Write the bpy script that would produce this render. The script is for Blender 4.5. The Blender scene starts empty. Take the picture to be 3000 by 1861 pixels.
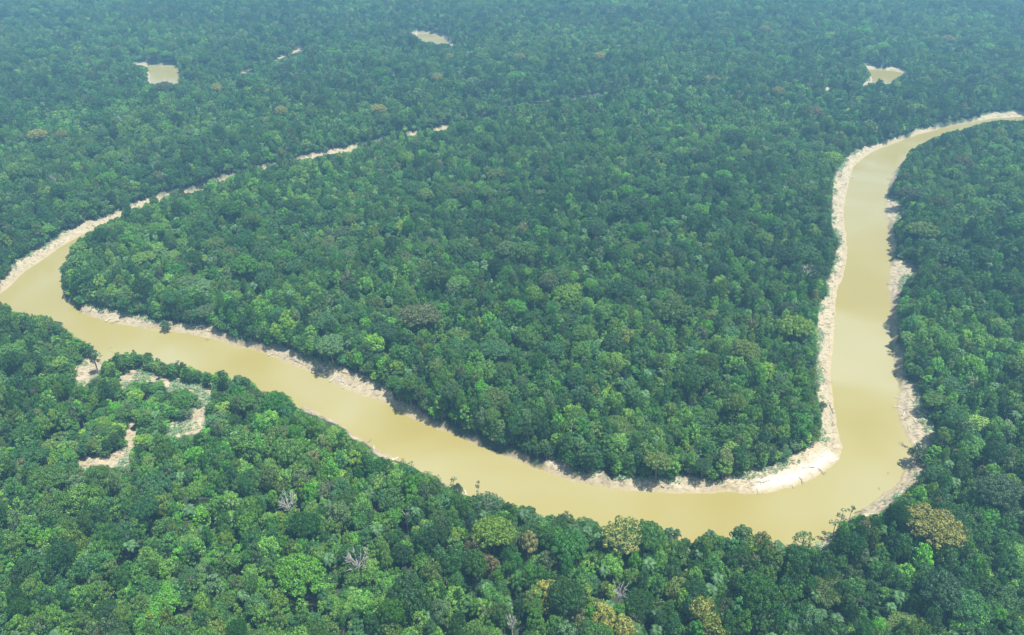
import bpy, math, random
import numpy as np
from mathutils import Vector
rng = np.random.default_rng(7)
random.seed(7)
scene = bpy.context.scene
C = scene.collection

# ------------------------------------------------------------------ camera
CAM_Z, PITCH, FPX = 336.0, math.radians(30.6), 2336.0      # FPX: focal length in pixels of the 3000 px photograph
cam_d = bpy.data.cameras.new("camera")
cam_d.sensor_width = 36.0
cam_d.lens = 36.0 * FPX / 3000.0
cam_d.clip_start = 1.0
cam_d.clip_end = 20000.0
cam = bpy.data.objects.new("camera", cam_d)
cam.location = (0, 0, CAM_Z)
cam.rotation_euler = (math.pi / 2 - PITCH, 0, 0)
C.objects.link(cam)
scene.camera = cam

# ------------------------------------------------------------------ sky, sun, exposure
SUN_EL, SUN_AZ = math.radians(72), math.radians(112)         # azimuth clockwise from +Y (away from the camera)
world = bpy.data.worlds.new("World")
scene.world = world
world.use_nodes = True
wn = world.node_tree
for n in list(wn.nodes):
    wn.nodes.remove(n)
sky = wn.nodes.new("ShaderNodeTexSky")
sky.sky_type = 'NISHITA'
sky.sun_disc = False
sky.sun_elevation = SUN_EL
sky.sun_rotation = SUN_AZ
sky.altitude = 300
bg = wn.nodes.new("ShaderNodeBackground")
bg.inputs['Strength'].default_value = 0.078
wo = wn.nodes.new("ShaderNodeOutputWorld")
wn.links.new(sky.outputs[0], bg.inputs[0])
wn.links.new(bg.outputs[0], wo.inputs[0])
sun_d = bpy.data.lights.new("sun", 'SUN')
sun_d.energy = 5.0
sun_d.angle = math.radians(0.6)
sun_d.color = (1.0, 0.95, 0.86)
sun = bpy.data.objects.new("sun", sun_d)
sdir = Vector((math.sin(SUN_AZ) * math.cos(SUN_EL), math.cos(SUN_AZ) * math.cos(SUN_EL), math.sin(SUN_EL)))
sun.rotation_euler = (-sdir).to_track_quat('-Z', 'Y').to_euler()
sun.location = (0, 0, 900)
C.objects.link(sun)
scene.view_settings.view_transform = 'Standard'
scene.view_settings.look = 'None'
scene.view_settings.gamma = 1.0
scene.view_settings.use_curve_mapping = False
scene.view_settings.exposure = 1.0
HAZE_DENSITY = 0.00019
HAZE_COLOR = (0.33, 0.68, 1.0, 1)
cy = scene.cycles
cy.max_bounces = 5
cy.diffuse_bounces = 3
cy.glossy_bounces = 2
cy.transmission_bounces = 3
cy.transparent_max_bounces = 4
cy.volume_bounces = 1
cy.use_denoising = True
cy.sample_clamp_indirect = 6.0

# ------------------------------------------------------------------ picture <-> ground
sp_, cp_ = math.sin(PITCH), math.cos(PITCH)

def ground(px, z=0.0):
    """points of the photograph (3000 px wide) -> plan positions at height z"""
    p = np.asarray(px, float).reshape(-1, 2)
    u = (p[:, 0] - 1500.0) / FPX
    v = -(p[:, 1] - 930.5) / FPX
    dx, dy, dz = u, cp_ + v * sp_, -sp_ + v * cp_
    t = (z - CAM_Z) / dz
    return np.stack([dx * t, dy * t], 1)

def to_px(P):
    P = np.asarray(P, float)
    x, y, z = P[..., 0], P[..., 1], P[..., 2] - CAM_Z
    d = y * cp_ - z * sp_
    up = y * sp_ + z * cp_
    return np.stack([1500 + FPX * x / d, 930.5 - FPX * up / d], -1), FPX / d

# ------------------------------------------------------------------ traced outlines (photograph pixels)
north_water = [(3500,318),(3200,330),(3000,342),(2930,346),(2880,350),(2850,355),(2790,365),(2740,380),(2680,395),(2620,418),(2560,440),
 (2520,470),(2497,490),(2490,520),(2480,560),(2470,620),(2472,650),(2479,700),(2481,760),(2470,810),(2455,840),(2448,880),(2446,930),
 (2443,980),(2440,1030),(2433,1070),(2433,1130),(2440,1180),(2452,1240),(2458,1285),(2470,1305),(2467,1330),(2450,1355),(2400,1392),
 (2330,1425),(2250,1445),(2200,1449),(2140,1440),(2070,1446),(2000,1447),(1930,1443),(1870,1441),(1800,1432),(1720,1420),(1660,1406),
 (1600,1380),(1560,1368),(1500,1342),(1440,1318),(1380,1297),(1330,1272),(1280,1255),(1245,1241),(1200,1222),(1150,1190),(1100,1168),
 (1050,1157),(1000,1135),(950,1105),(915,1092),(860,1072),(800,1045),(760,1028),(700,1015),(650,1000),(600,988),(560,980),(510,972),
 (430,962),(380,955),(310,942),(260,925),(215,900),(190,878)]
pen_west_tops = [(175,850),(172,825),(178,790),(190,765),(205,740),(215,705),(235,690),(262,680),(285,663),(320,648),(352,634)]
nw_far_water = [(-60,905),(0,858),(25,843),(50,815),(80,790),(120,765),(160,735),(205,707),(250,683),(290,665),(330,645),(360,630),(420,603),
 (485,577),(530,569),(572,563),(635,530),(690,520),(790,490),(860,477),(905,466),(1030,438),(1190,399),(1220,394),(1310,378),(1380,368),
 (1445,357),(1550,330),(1700,290),(1950,275),(2200,268),(2420,262)]
south_near_tops = [(-40,905),(10,885),(35,905),(60,915),(100,922),(160,937),(200,960),(230,990),(265,1000),(300,1040),(340,1025),
 (400,1020),(440,1030),(480,1050),(515,1060),(560,1060),(580,1075),(620,1095),(650,1080),(690,1085),(740,1110),(760,1145),(810,1150),
 (855,1170)]
south_water = [(880,1188),(930,1207),(1000,1248),(1050,1283),(1100,1315),(1150,1340),(1200,1368),(1250,1390),(1300,1413),(1370,1448)]
south_near_tops2 = [(1400,1440),(1450,1460),(1470,1465),(1540,1490),(1600,1500),(1670,1500),(1710,1505),(1755,1525),(1790,1540),(1850,1535),
 (1915,1520),(1930,1545),(1990,1580),(2080,1570),(2140,1575),(2180,1545),(2240,1580),(2300,1580),(2350,1595)]
east_water = [(2385,1592),(2430,1578),(2450,1545),(2490,1515),(2530,1492),(2560,1470),(2580,1450),(2620,1430),(2640,1400),(2662,1350),(2676,1310),
 (2665,1290),(2650,1260),(2628,1220),(2626,1180),(2640,1140),(2622,1100),(2620,1060),(2615,1010),(2610,960),(2612,920),(2607,880),
 (2600,840),(2605,800),(2612,760),(2610,720),(2603,680),(2600,640),(2592,610),(2600,570),(2606,530),(2622,500),(2640,480)]
east_near_tops = [(2650,455),(2660,440),(2700,422),(2740,400),(2780,385),(2830,375),(2880,360),(2930,352),(3000,352),(3200,345),(3500,335)]

pen_tree = [(190,872),(215,882),(222,900),(260,888),(300,900),(340,905),(380,920),(440,925),(455,948),(490,938),(560,952),(620,950),(650,972),
 (690,985),(710,1000),(745,1000),(770,1015),(800,1010),(860,1025),(910,1050),(940,1055),(1000,1075),(1050,1090),(1100,1115),(1150,1150),
 (1160,1172),(1220,1185),(1250,1220),(1300,1240),(1345,1262),(1365,1275),(1400,1280),(1430,1303),(1500,1315),(1560,1345),(1590,1358),
 (1612,1345),(1650,1350),(1690,1385),(1730,1390),(1760,1372),(1790,1398),(1840,1393),(1900,1400),(1950,1403),(2000,1393),(2060,1400),
 (2120,1420),(2135,1385),(2180,1388),(2210,1368),(2260,1373),(2290,1348),(2330,1328),(2380,1300),(2405,1280),(2410,1240),(2405,1200),
 (2397,1160),(2396,1120),(2390,1080),(2395,1000),(2395,940),(2400,890),(2425,868),(2420,820),(2440,790),(2450,740),(2463,710),(2440,670),
 (2437,620),(2440,570),(2442,520),(2470,470),(2490,450),(2530,430),(2570,420),(2620,405),(2670,390),(2690,375),(2760,368),(2800,355),
 (2860,345),(2890,328),(2950,325),(3000,322),(3200,312),(3500,300)]
east_tree = [(2655,462),(2640,482),(2628,520),(2612,545),(2598,572),(2620,574),(2645,590),(2655,612),(2640,640),(2620,652),(2616,680),(2628,700),
 (2630,722),(2610,742),(2622,760),(2660,758),(2676,768),(2690,800),(2655,820),(2642,850),(2632,880),(2627,910),(2637,940),(2622,1000),
 (2642,1020),(2652,1040),(2646,1090),(2652,1110),(2690,1125),(2710,1160),(2703,1190),(2730,1230),(2748,1248),(2738,1290),(2742,1302),
 (2705,1310),(2692,1340),(2708,1355),(2706,1390),(2662,1430),(2628,1460),(2592,1498),(2545,1512),(2520,1500),(2465,1530),(2432,1560),
 (2432,1600),(2402,1615),(2385,1598)]
south_strip_tree = [(1370,1452),(1330,1435),(1290,1408),(1240,1385),(1190,1357),(1130,1350),(1100,1332),(1060,1293),(1040,1287),(1010,1258),(960,1235),
 (900,1212),(870,1192)]
nw_tree = [(-60,868),(0,822),(25,800),(28,780),(50,760),(70,750),(110,730),(150,705),(175,680),(215,668),(240,650),(290,640),(330,622),(355,610)]
nw_strip = [(365,605),(420,583),(485,563),(520,553),(560,553),(625,520),(680,508),(790,478),(860,463),(905,452),(950,440),(1000,428),(1030,424),
 (1190,390),(1215,385),(1270,376),(1310,368),(1375,360),(1445,349),(1550,322),(1700,283),(1950,268),(2200,262),(2420,255)]

def chaikin(P, closed=True, n=1):
    P = np.asarray(P, float)
    for _ in range(n):
        Q = np.roll(P, -1, 0)
        P = np.stack([P * .75 + Q * .25, P * .25 + Q * .75], 1).reshape(-1, 2)
    return P

far_w = ground(nw_far_water, 0)
k0 = 12
near_off = []
for i in range(k0, len(far_w)):
    a = far_w[max(i - 2, 0)]; b = far_w[min(i + 2, len(far_w) - 1)]
    t = (b - a) / np.linalg.norm(b - a)
    n_ = np.array([t[1], -t[0]])
    if n_[1] > 0 and i < len(far_w) - 4: n_ = -n_
    near_off.append(far_w[i] + n_ * 36)
near_off = np.array(near_off)
W_main = chaikin(np.concatenate([
    ground(north_water, 0), ground(pen_west_tops, 12), near_off,
    far_w[::-1],
    ground(south_near_tops, 12), ground(south_water, 0), ground(south_near_tops2, 12),
    ground(east_water, 0), ground(east_near_tops, 12)]))
# two far river bends seen as pools, and a third one at the far right
W_pools = [np.concatenate([ground([(425,187),(470,192),(515,192),(527,210),(522,235)], 0), ground([(505,250),(440,250)], 12) , ground([(440,236),(436,205)], 0)]),
           np.concatenate([ground([(2541,203),(2565,201),(2595,203),(2625,208),(2652,215),(2632,228),(2617,240)], 0), ground([(2600,260),(2560,262)], 12), ground([(2556,235),(2546,215)], 0)]),
           np.concatenate([ground([(1215,97),(1250,97),(1290,103),(1303,112),(1318,125)], 0), ground([(1300,132),(1240,128)], 12)])]
W_pools = [chaikin(w) for w in W_pools]
T_main = chaikin(np.concatenate([
    ground(pen_tree[::-1], 5), ground(pen_west_tops, 20), near_off + [0, -8],
    ground(nw_strip[::-1], 5), ground(nw_tree[::-1], 5),
    ground(south_near_tops, 20), ground(south_strip_tree[::-1], 5), ground(south_near_tops2, 20),
    ground(east_tree[::-1], 5), ground(east_near_tops, 20)]))
T_pools = [ground([(380,181),(420,181),(470,184),(520,187),(532,205),(535,245),(500,275),(430,275),(425,240),(415,205),(385,190)], 5),
           ground([(2522,176),(2541,170),(2548,187),(2565,190),(2590,197),(2605,191),(2640,193),(2662,211),(2640,230),(2625,262),(2540,275),(2480,268),(2485,250),(2520,248),(2545,235),(2538,205)], 5),
           ground([(1198,92),(1235,90),(1280,93),(1305,103),(1320,118),(1331,130),(1325,150),(1240,150),(1225,120)], 5)]
T_pools = [chaikin(t) for t in T_pools]
# open mud seen between the trees
patches = [
 [(225,1075),(232,1060),(262,1045),(285,1045),(298,1052),(288,1075),(284,1100),(262,1108),(250,1120),(236,1130),(226,1100)],
 [(305,1028),(330,1033),(325,1042),(300,1055),(296,1045)],
 [(350,1102),(375,1100),(405,1087),(440,1088),(460,1100),(462,1122),(440,1112),(400,1112),(368,1120),(360,1138)],
 [(478,1100),(500,1108),(503,1122),(540,1110),(538,1128),(520,1138),(500,1135),(497,1145),(488,1132)],
 [(552,1132),(585,1125),(590,1138),(570,1145),(568,1150)],
 [(592,1152),(615,1133),(614,1160),(604,1182),(594,1170)],
 [(572,1203),(590,1192),(598,1222),(593,1254),(572,1268),(530,1275),(490,1274),(488,1262),(505,1247),(530,1242),(552,1232),(562,1218)],
 [(382,1240),(398,1245),(390,1275),(388,1305),(375,1322),(377,1295),(376,1260)],
 [(232,1362),(255,1352),(300,1350),(340,1342),(375,1325),(374,1352),(366,1362),(330,1365),(290,1357),(245,1373)]]
P_patch = [ground(p, 4) for p in patches]
far_strips = [[(2486,252),(2503,238),(2528,246),(2504,259)],[(2414,266),(2434,252),(2430,269)],[(2442,262),(2463,247),(2454,264)],[(695,216),(718,205),(732,200),(730,213),(705,219)],[(793,182),(820,166),(845,156),(870,140),(892,138),(882,152),(850,161),(830,173),(800,184)],
 [(1180,396),(1215,384),(1218,399)],[(1262,378),(1310,368),(1310,380),(1270,383)],[(1338,368),(1377,357),(1379,367)],[(1436,352),(1462,343),(1457,352)]]
P_far = [ground(p, 5) for p in far_strips]

O_main = pen_tree[:-2] + [(3000,350),(2930,350),(2880,358),(2830,374),(2780,384),(2740,398),(2700,421),(2660,440)] + east_tree + \
    [(2350,1593),(2300,1578),(2240,1580),(2205,1560),(2180,1540),(2145,1555),(2140,1572),(2080,1570),(2000,1576),(1985,1580),(1930,1545),(1915,1518),(1890,1522),
     (1850,1530),(1790,1538),(1768,1552),(1755,1520),(1735,1523),(1710,1503),(1665,1498),(1600,1512),(1575,1480),(1540,1488),(1470,1463),
     (1450,1458),(1400,1435),(1375,1450),(1345,1448)] + south_strip_tree[1:] + \
    [(855,1170),(850,1150),(810,1150),(765,1143),(740,1112),(690,1083),(650,1078),(620,1093),(580,1072),(560,1058),(515,1058),(480,1048),(440,1028),(400,1018),
     (340,1022),(300,1035),(265,998),(230,988),(200,958),(160,933),(100,918),(40,912),(20,883),(0,860)] + nw_tree[1:] + [(352,630),(330,640),(285,660),(262,676),
     (235,688),(213,702),(203,735),(185,765),(170,795),(168,825),(173,860)]
O_small = [
 [(368,603),(418,582),(424,590),(416,612),(410,600)],
 [(520,557),(570,553),(575,560),(545,563)],[(480,568),(488,562),(487,575)],[(622,523),(650,506),(690,504),(684,512),(655,525)],
 [(786,478),(796,472),(800,482)],[(860,463),(900,452),(950,443),(1000,430),(1032,424),(1030,443),(985,445),(925,456),(915,466),(905,456),(870,468)],
 [(1182,394),(1215,386),(1215,396)],[(1265,376),(1310,370),(1308,378),(1270,380)],[(1340,366),(1375,359),(1377,364)],[(1440,350),(1460,345),(1455,350)],
 [(382,182),(420,181),(470,184),(520,188),(522,205),(528,215),(520,235),(523,243),(500,246),(440,243),(440,215),(428,192),(390,188)],
 [(699,215),(718,207),(730,202),(727,212),(705,216)],[(795,180),(820,168),(845,158),(870,142),(890,140),(880,150),(850,158),(830,170),(800,180)],
 [(1200,92),(1235,91),(1285,95),(1307,105),(1303,115),(1330,128),(1325,135),(1310,125),(1280,128),(1262,118),(1242,124),(1228,110)],
 [(2527,180),(2543,173),(2540,187),(2560,188),(2590,198),(2615,192),(2640,195),(2658,211),(2640,220),(2615,235),(2607,247),(2592,246),(2594,220),
  (2580,216),(2570,230),(2562,235),(2545,240),(2540,250),(2525,250),(2555,220),(2545,205)],
 [(2491,248),(2503,240),(2498,255)],[(2418,262),(2432,255),(2425,267)],[(2445,258),(2460,250),(2450,262)]] + patches

MS = 0.5
MW, MH = 1500, 931
mask = np.zeros((MH, MW), bool)
def raster(poly):
    P = np.asarray(poly, float) * MS
    y0, y1 = max(int(P[:, 1].min()), 0), min(int(P[:, 1].max()) + 1, MH - 1)
    Q = np.roll(P, -1, 0)
    for y in range(y0, y1 + 1):
        yy = y + .5
        c = ((P[:, 1] <= yy) & (Q[:, 1] > yy)) | ((Q[:, 1] <= yy) & (P[:, 1] > yy))
        xs = np.sort(P[c, 0] + (yy - P[c, 1]) / (Q[c, 1] - P[c, 1]) * (Q[c, 0] - P[c, 0]))
        for a, b in zip(xs[::2], xs[1::2]):
            mask[y, max(int(a + .5), 0):max(int(b + .5), 0)] = True
raster(O_main)
m0 = mask.copy(); mask[:] = False
for o in O_small:
    raster(o)
for _ in range(2):
    m2 = mask.copy()
    m2[1:] |= mask[:-1]; m2[:-1] |= mask[1:]; m2[:, 1:] |= mask[:, :-1]; m2[:, :-1] |= mask[:, 1:]
    m2[:400] = mask[:400]; mask[:] = m2
mask |= m0
def is_open(px):
    ix = np.floor(px[..., 0] * MS).astype(int); iy = np.floor(px[..., 1] * MS).astype(int)
    ok = (ix >= 0) & (ix < MW) & (iy >= 0) & (iy < MH)
    return ok & mask[np.clip(iy, 0, MH - 1), np.clip(ix, 0, MW - 1)]

# ------------------------------------------------------------------ distances and terrain height
def sdist(P, poly, cap=60.0):
    """distance to a closed outline, negative inside, limited to cap outside"""
    out = np.full(len(P), cap)
    lo, hi = poly.min(0) - cap, poly.max(0) + cap
    idx = np.nonzero((P > lo).all(1) & (P < hi).all(1))[0]
    A = poly; B = np.roll(poly, -1, 0); D = B - A; L2 = (D ** 2).sum(1) + 1e-9
    for s in range(0, len(idx), 20000):
        ii = idx[s:s + 20000]; p = P[ii].astype(np.float32)
        px, py = p[:, :1] - A[:, 0].astype(np.float32), p[:, 1:] - A[:, 1].astype(np.float32)
        t = np.clip((px * D[:, 0] + py * D[:, 1]) / L2, 0, 1)
        d = np.sqrt(((px - t * D[:, 0]) ** 2 + (py - t * D[:, 1]) ** 2).min(1))
        c = (A[:, 1] > p[:, 1:]) != (B[:, 1] > p[:, 1:])
        xi = A[:, 0] + (p[:, 1:] - A[:, 1]) / np.where(abs(D[:, 1]) < 1e-9, 1e-9, D[:, 1]) * D[:, 0]
        ins = (c & (p[:, :1] < xi)).sum(1) % 2 == 1
        out[ii] = np.where(ins, -d, np.minimum(d, cap))
    return out

def vnoise(x, y, s, seed=0):
    x = x / s; y = y / s
    xi, yi = np.floor(x).astype(np.int64), np.floor(y).astype(np.int64)
    fx, fy = x - xi, y - yi
    fx, fy = fx * fx * (3 - 2 * fx), fy * fy * (3 - 2 * fy)
    def h(a, b):
        v = (a * 374761393 + b * 668265263 + seed * 974634777) & 0xffffffff
        v = ((v ^ (v >> 13)) * 1274126177) & 0xffffffff
        return ((v ^ (v >> 16)) & 0xffff) / 65535.0
    return (h(xi, yi) * (1 - fx) + h(xi + 1, yi) * fx) * (1 - fy) + (h(xi, yi + 1) * (1 - fx) + h(xi + 1, yi + 1) * fx) * fy

def terrain(P):
    """height, distance to water, amount of bare mud"""
    wob = np.stack([vnoise(P[:, 0], P[:, 1], 5, 1) - .5, vnoise(P[:, 0], P[:, 1], 5, 2) - .5], 1) * 3.0
    wob2 = np.stack([vnoise(P[:, 0], P[:, 1], 13, 5) - .5, vnoise(P[:, 0], P[:, 1], 13, 6) - .5], 1) * 3.0
    Q = P + wob * .45
    dW = np.min([sdist(Q, w) for w in [W_main] + W_pools], 0)
    dT = np.min([sdist(P + wob + wob2, t) for t in [T_main] + T_pools], 0)
    dP = np.min([sdist(P + wob, t, 12) for t in P_patch + P_far], 0) - 2.2
    outW = np.maximum(dW, 0); inT = np.maximum(-dT, 0)
    t = outW / np.maximum(outW + inT, 3.0)
    t = np.where(dT > 0, np.minimum(outW / 3.0, 1), t)
    n1 = vnoise(P[:, 0], P[:, 1], 3.2, 8); n2 = vnoise(P[:, 0], P[:, 1], 1.7, 9)
    ledge = t + .10 * (n1 - .5) * np.clip(outW / 2, 0, 1) + .04 * (n2 - .5) * np.clip(outW / 2, 0, 1)
    t2 = np.clip(ledge, 0, 1.1)
    t2 = t2 + .05 * np.sin(t2 * 19)                          # worn ledges of old water levels
    z = 5.0 * t2 + .15 * np.clip(outW, 0, 1)
    z = np.where(dW < 0, -np.minimum(-dW / 3.0, 1.6), z)
    z = z + np.where(dW > 20, 1.2 * (vnoise(P[:, 0], P[:, 1], 60, 3) - .5) * np.clip((dW - 20) / 20, 0, 1), 0)
    mud = np.clip(np.maximum(-dT / 1.5 + .5, -dP / 1.5 + 1.6), 0, 1)
    z = z - np.clip(-dP / 3, 0, 1) * .8
    return z, dW, mud, dT

def tag(o, label=None, cat=None, group=None, kind=None):
    if label: o['label'] = label
    if cat: o['category'] = cat
    if group: o['group'] = group
    if kind: o['kind'] = kind

def mesh_np(name, V, F, mat=None, smooth=False):
    me = bpy.data.meshes.new(name)
    V = np.asarray(V, np.float32); F = np.asarray(F, np.int32); k = F.shape[1]
    me.vertices.add(len(V)); me.vertices.foreach_set('co', V.ravel())
    me.loops.add(F.size); me.loops.foreach_set('vertex_index', F.ravel())
    me.polygons.add(len(F)); me.polygons.foreach_set('loop_start', np.arange(0, F.size, k, dtype=np.int32))
    me.polygons.foreach_set('loop_total', np.full(len(F), k, np.int32))
    me.update(calc_edges=True); me.validate()
    if smooth: me.polygons.foreach_set('use_smooth', np.ones(len(me.polygons), bool))
    if mat: me.materials.append(mat)
    return me

# ------------------------------------------------------------------ materials
def new_mat(name):
    m = bpy.data.materials.new(name); m.use_nodes = True
    nt = m.node_tree
    for n in list(nt.nodes): nt.nodes.remove(n)
    out = nt.nodes.new("ShaderNodeOutputMaterial")
    return m, nt, out
def N(nt, typ, **kw):
    n = nt.nodes.new(typ)
    for k, v in kw.items():
        if k.startswith('i_'): n.inputs[k[2:].replace('_', ' ')].default_value = v
        else: setattr(n, k, v)
    return n
def ramp(nt, stops, src):
    r = nt.nodes.new("ShaderNodeValToRGB"); e = r.color_ramp.elements
    while len(e) < len(stops): e.new(.5)
    for q, (p, c) in zip(e, stops): q.position = p; q.color = (*c, 1) if len(c) == 3 else c
    nt.links.new(src, r.inputs[0]); return r
def mixc(nt, a, b, f, mode='MIX'):
    m = nt.nodes.new("ShaderNodeMix"); m.data_type = 'RGBA'; m.blend_type = mode
    for sock, v in ((m.inputs[6], a), (m.inputs[7], b), (m.inputs[0], f)):
        if isinstance(v, (int, float)): sock.default_value = v
        elif isinstance(v, tuple): sock.default_value = (*v, 1)
        else: nt.links.new(v, sock)
    return m.outputs[2]
def math_(nt, op, a, b=0.0, clamp=False):
    m = nt.nodes.new("ShaderNodeMath"); m.operation = op; m.use_clamp = clamp
    for s, v in ((m.inputs[0], a), (m.inputs[1], b)):
        if isinstance(v, (int, float)): s.default_value = v
        else: nt.links.new(v, s)
    return m.outputs[0]

def leaf_material(name, transl=.16):
    m, nt, out = new_mat(name)
    a1 = N(nt, "ShaderNodeAttribute", attribute_type='INSTANCER', attribute_name='tint')
    a2 = N(nt, "ShaderNodeAttribute", attribute_type='INSTANCER', attribute_name='tint2')
    geo = N(nt, "ShaderNodeNewGeometry")
    tc = N(nt, "ShaderNodeTexCoord")
    nz = N(nt, "ShaderNodeTexNoise", i_Scale=.45, i_Detail=2.0); nt.links.new(tc.outputs['Object'], nz.inputs['Vector'])
    patch = math_(nt, 'GREATER_THAN', math_(nt, 'ADD', nz.outputs['Fac'], math_(nt, 'MULTIPLY', geo.outputs['Random Per Island'], .16)), .58)
    col = mixc(nt, a1.outputs['Color'], a2.outputs['Color'], patch)
    br = math_(nt, 'ADD', math_(nt, 'MULTIPLY', geo.outputs['Random Per Island'], .60), .70)
    cb = N(nt, "ShaderNodeCombineColor")
    for k in range(3): nt.links.new(br, cb.inputs[k])
    col = mixc(nt, col, cb.outputs[0], 1.0, 'MULTIPLY')
    pb = N(nt, "ShaderNodeBsdfPrincipled", i_Roughness=.55); pb.inputs['Specular IOR Level'].default_value = .3
    tr = N(nt, "ShaderNodeBsdfTranslucent"); mx = N(nt, "ShaderNodeMixShader"); mx.inputs[0].default_value = transl
    tcol = mixc(nt, col, (1.0, 1.25, .45), 1.0, 'MULTIPLY')
    nt.links.new(col, pb.inputs['Base Color']); nt.links.new(tcol, tr.inputs['Color'])
    nt.links.new(pb.outputs[0], mx.inputs[1]); nt.links.new(tr.outputs[0], mx.inputs[2]); nt.links.new(mx.outputs[0], out.inputs[0])
    return m
M_leaf = leaf_material("foliage")

def bark_material(name, c1, c2):
    m, nt, out = new_mat(name)
    tc = N(nt, "ShaderNodeTexCoord")
    nz = N(nt, "ShaderNodeTexNoise", i_Scale=1.3, i_Detail=5.0); nt.links.new(tc.outputs['Object'], nz.inputs['Vector'])
    r = ramp(nt, [(.3, c1), (.7, c2)], nz.outputs['Fac'])
    pb = N(nt, "ShaderNodeBsdfPrincipled", i_Roughness=.85)
    nt.links.new(r.outputs[0], pb.inputs['Base Color']); nt.links.new(pb.outputs[0], out.inputs[0])
    return m
M_bark = bark_material("bark", (.10, .085, .065), (.24, .21, .17))
M_bleached = bark_material("bleached_wood", (.42, .40, .36), (.70, .68, .62))
M_pale = bark_material("pale_dead_wood", (.26, .25, .22), (.52, .50, .45))
M_drift = bark_material("weathered_wood", (.16, .14, .11), (.42, .38, .31))
M_wet = bark_material("wet_wood", (.07, .06, .045), (.16, .13, .09))

# terrain: mud and forest floor
M_ground, nt, out = new_mat("mud_and_forest_floor")
tc = N(nt, "ShaderNodeTexCoord")
am = N(nt, "ShaderNodeAttribute", attribute_name='mud'); aw = N(nt, "ShaderNodeAttribute", attribute_name='water_dist')
ag = N(nt, "ShaderNodeAttribute", attribute_name='sand')
n1 = N(nt, "ShaderNodeTexNoise", i_Scale=.10, i_Detail=6.0, i_Roughness=.65); n2 = N(nt, "ShaderNodeTexNoise", i_Scale=.55, i_Detail=8.0, i_Roughness=.7)
mp = N(nt, "ShaderNodeMapping"); mp.inputs['Scale'].default_value = (.18, .5, .5); mp.inputs['Rotation'].default_value = (0, 0, .5)
n3 = N(nt, "ShaderNodeTexNoise", i_Scale=1.0, i_Detail=5.0, i_Distortion=1.5)
for n in (n1, n2): nt.links.new(tc.outputs['Object'], n.inputs['Vector'])
nt.links.new(tc.outputs['Object'], mp.inputs[0]); nt.links.new(mp.outputs[0], n3.inputs['Vector'])
mudc = ramp(nt, [(.30, (.22, .18, .112)), (.48, (.315, .275, .187)), (.62, (.375, .34, .25)), (.75, (.345, .29, .20))], n2.outputs['Fac']).outputs[0]
big = ramp(nt, [(.35, (.82, .80, .74)), (.65, (1.08, 1.05, 1.0))], n1.outputs['Fac']).outputs[0]
mudc = mixc(nt, mudc, big, 1.0, 'MULTIPLY')
cr = ramp(nt, [(.36, (.34, .31, .26)), (.47, (1, 1, 1))], n3.outputs['Fac']).outputs[0]   # cracks, roots and debris lying in the mud
mudc = mixc(nt, mudc, cr, .85, 'MULTIPLY')
mudc = mixc(nt, mudc, (.43, .395, .325), ag.outputs['Fac'])
wet = math_(nt, 'SUBTRACT', 1.0, math_(nt, 'DIVIDE', aw.outputs['Fac'], 3.2), True)
mudc = mixc(nt, mudc, (.30, .24, .13), math_(nt, 'MULTIPLY', wet, .7))
flo = ramp(nt, [(.35, (.012, .024, .009)), (.65, (.028, .048, .017))], n2.outputs['Fac']).outputs[0]
col = mixc(nt, flo, mudc, am.outputs['Fac'])
pb = N(nt, "ShaderNodeBsdfPrincipled", i_Roughness=.8)
bp = N(nt, "ShaderNodeBump", i_Strength=.35, i_Distance=.7)
nt.links.new(n2.outputs['Fac'], bp.inputs['Height']); nt.links.new(bp.outputs[0], pb.inputs['Normal'])
nt.links.new(col, pb.inputs['Base Color']); nt.links.new(pb.outputs[0], out.inputs[0])

# silty water with a painted sheen
M_water, nt, out = new_mat("silty_water_painted_sheen")
tc = N(nt, "ShaderNodeTexCoord")
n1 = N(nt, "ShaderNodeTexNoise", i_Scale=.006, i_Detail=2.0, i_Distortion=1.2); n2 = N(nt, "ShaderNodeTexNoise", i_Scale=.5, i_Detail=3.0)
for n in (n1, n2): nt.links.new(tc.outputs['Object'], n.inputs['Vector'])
wc = ramp(nt, [(.34, (.236, .200, .062)), (.5, (.254, .222, .084)), (.68, (.276, .255, .134))], n1.outputs['Fac'])  # silt tan; broad pale and ochre drift paints sky and forest reflections into colour
pb = N(nt, "ShaderNodeBsdfPrincipled", i_Roughness=.12, i_IOR=1.33)
bp = N(nt, "ShaderNodeBump", i_Strength=.10, i_Distance=.25)
nt.links.new(n2.outputs['Fac'], bp.inputs['Height']); nt.links.new(bp.outputs[0], pb.inputs['Normal'])
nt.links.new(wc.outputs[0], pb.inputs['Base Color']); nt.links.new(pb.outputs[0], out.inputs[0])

# ------------------------------------------------------------------ ground sheet (finer where it is near) and water
def graded(a, b, n): return np.linspace(a, b, n)
ys = [-1500., -900., -400., -100., 60., 140., 180.]
y = 205.
while y < 2500:
    ys.append(y); y += max(1.0, 1.0 * ((y * .861 + 168) / 400) ** 2 * .9)
ys += [2700., 3000., 3600., 4500.]
ys = np.array(ys)
us = np.concatenate([-1.12 - np.array([2.5, 1.2, .6, .3, .12]), np.linspace(-1.12, 1.12, 860), 1.12 + np.array([.12, .3, .6, 1.2, 2.5])])
wid = .642 * (np.maximum(ys, 150) * .861 + 168)
X = us[None, :] * wid[:, None]; Y = np.repeat(ys[:, None], len(us), 1)
X = np.clip(X, -5200, 5200)
P = np.stack([X.ravel(), Y.ravel()], 1)
z, dW, mud, dT = terrain(P)
nx, ny = len(us), len(ys)
ii = np.arange(nx * ny).reshape(ny, nx)
F = np.stack([ii[:-1, :-1], ii[:-1, 1:], ii[1:, 1:], ii[1:, :-1]], -1).reshape(-1, 4)
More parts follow.
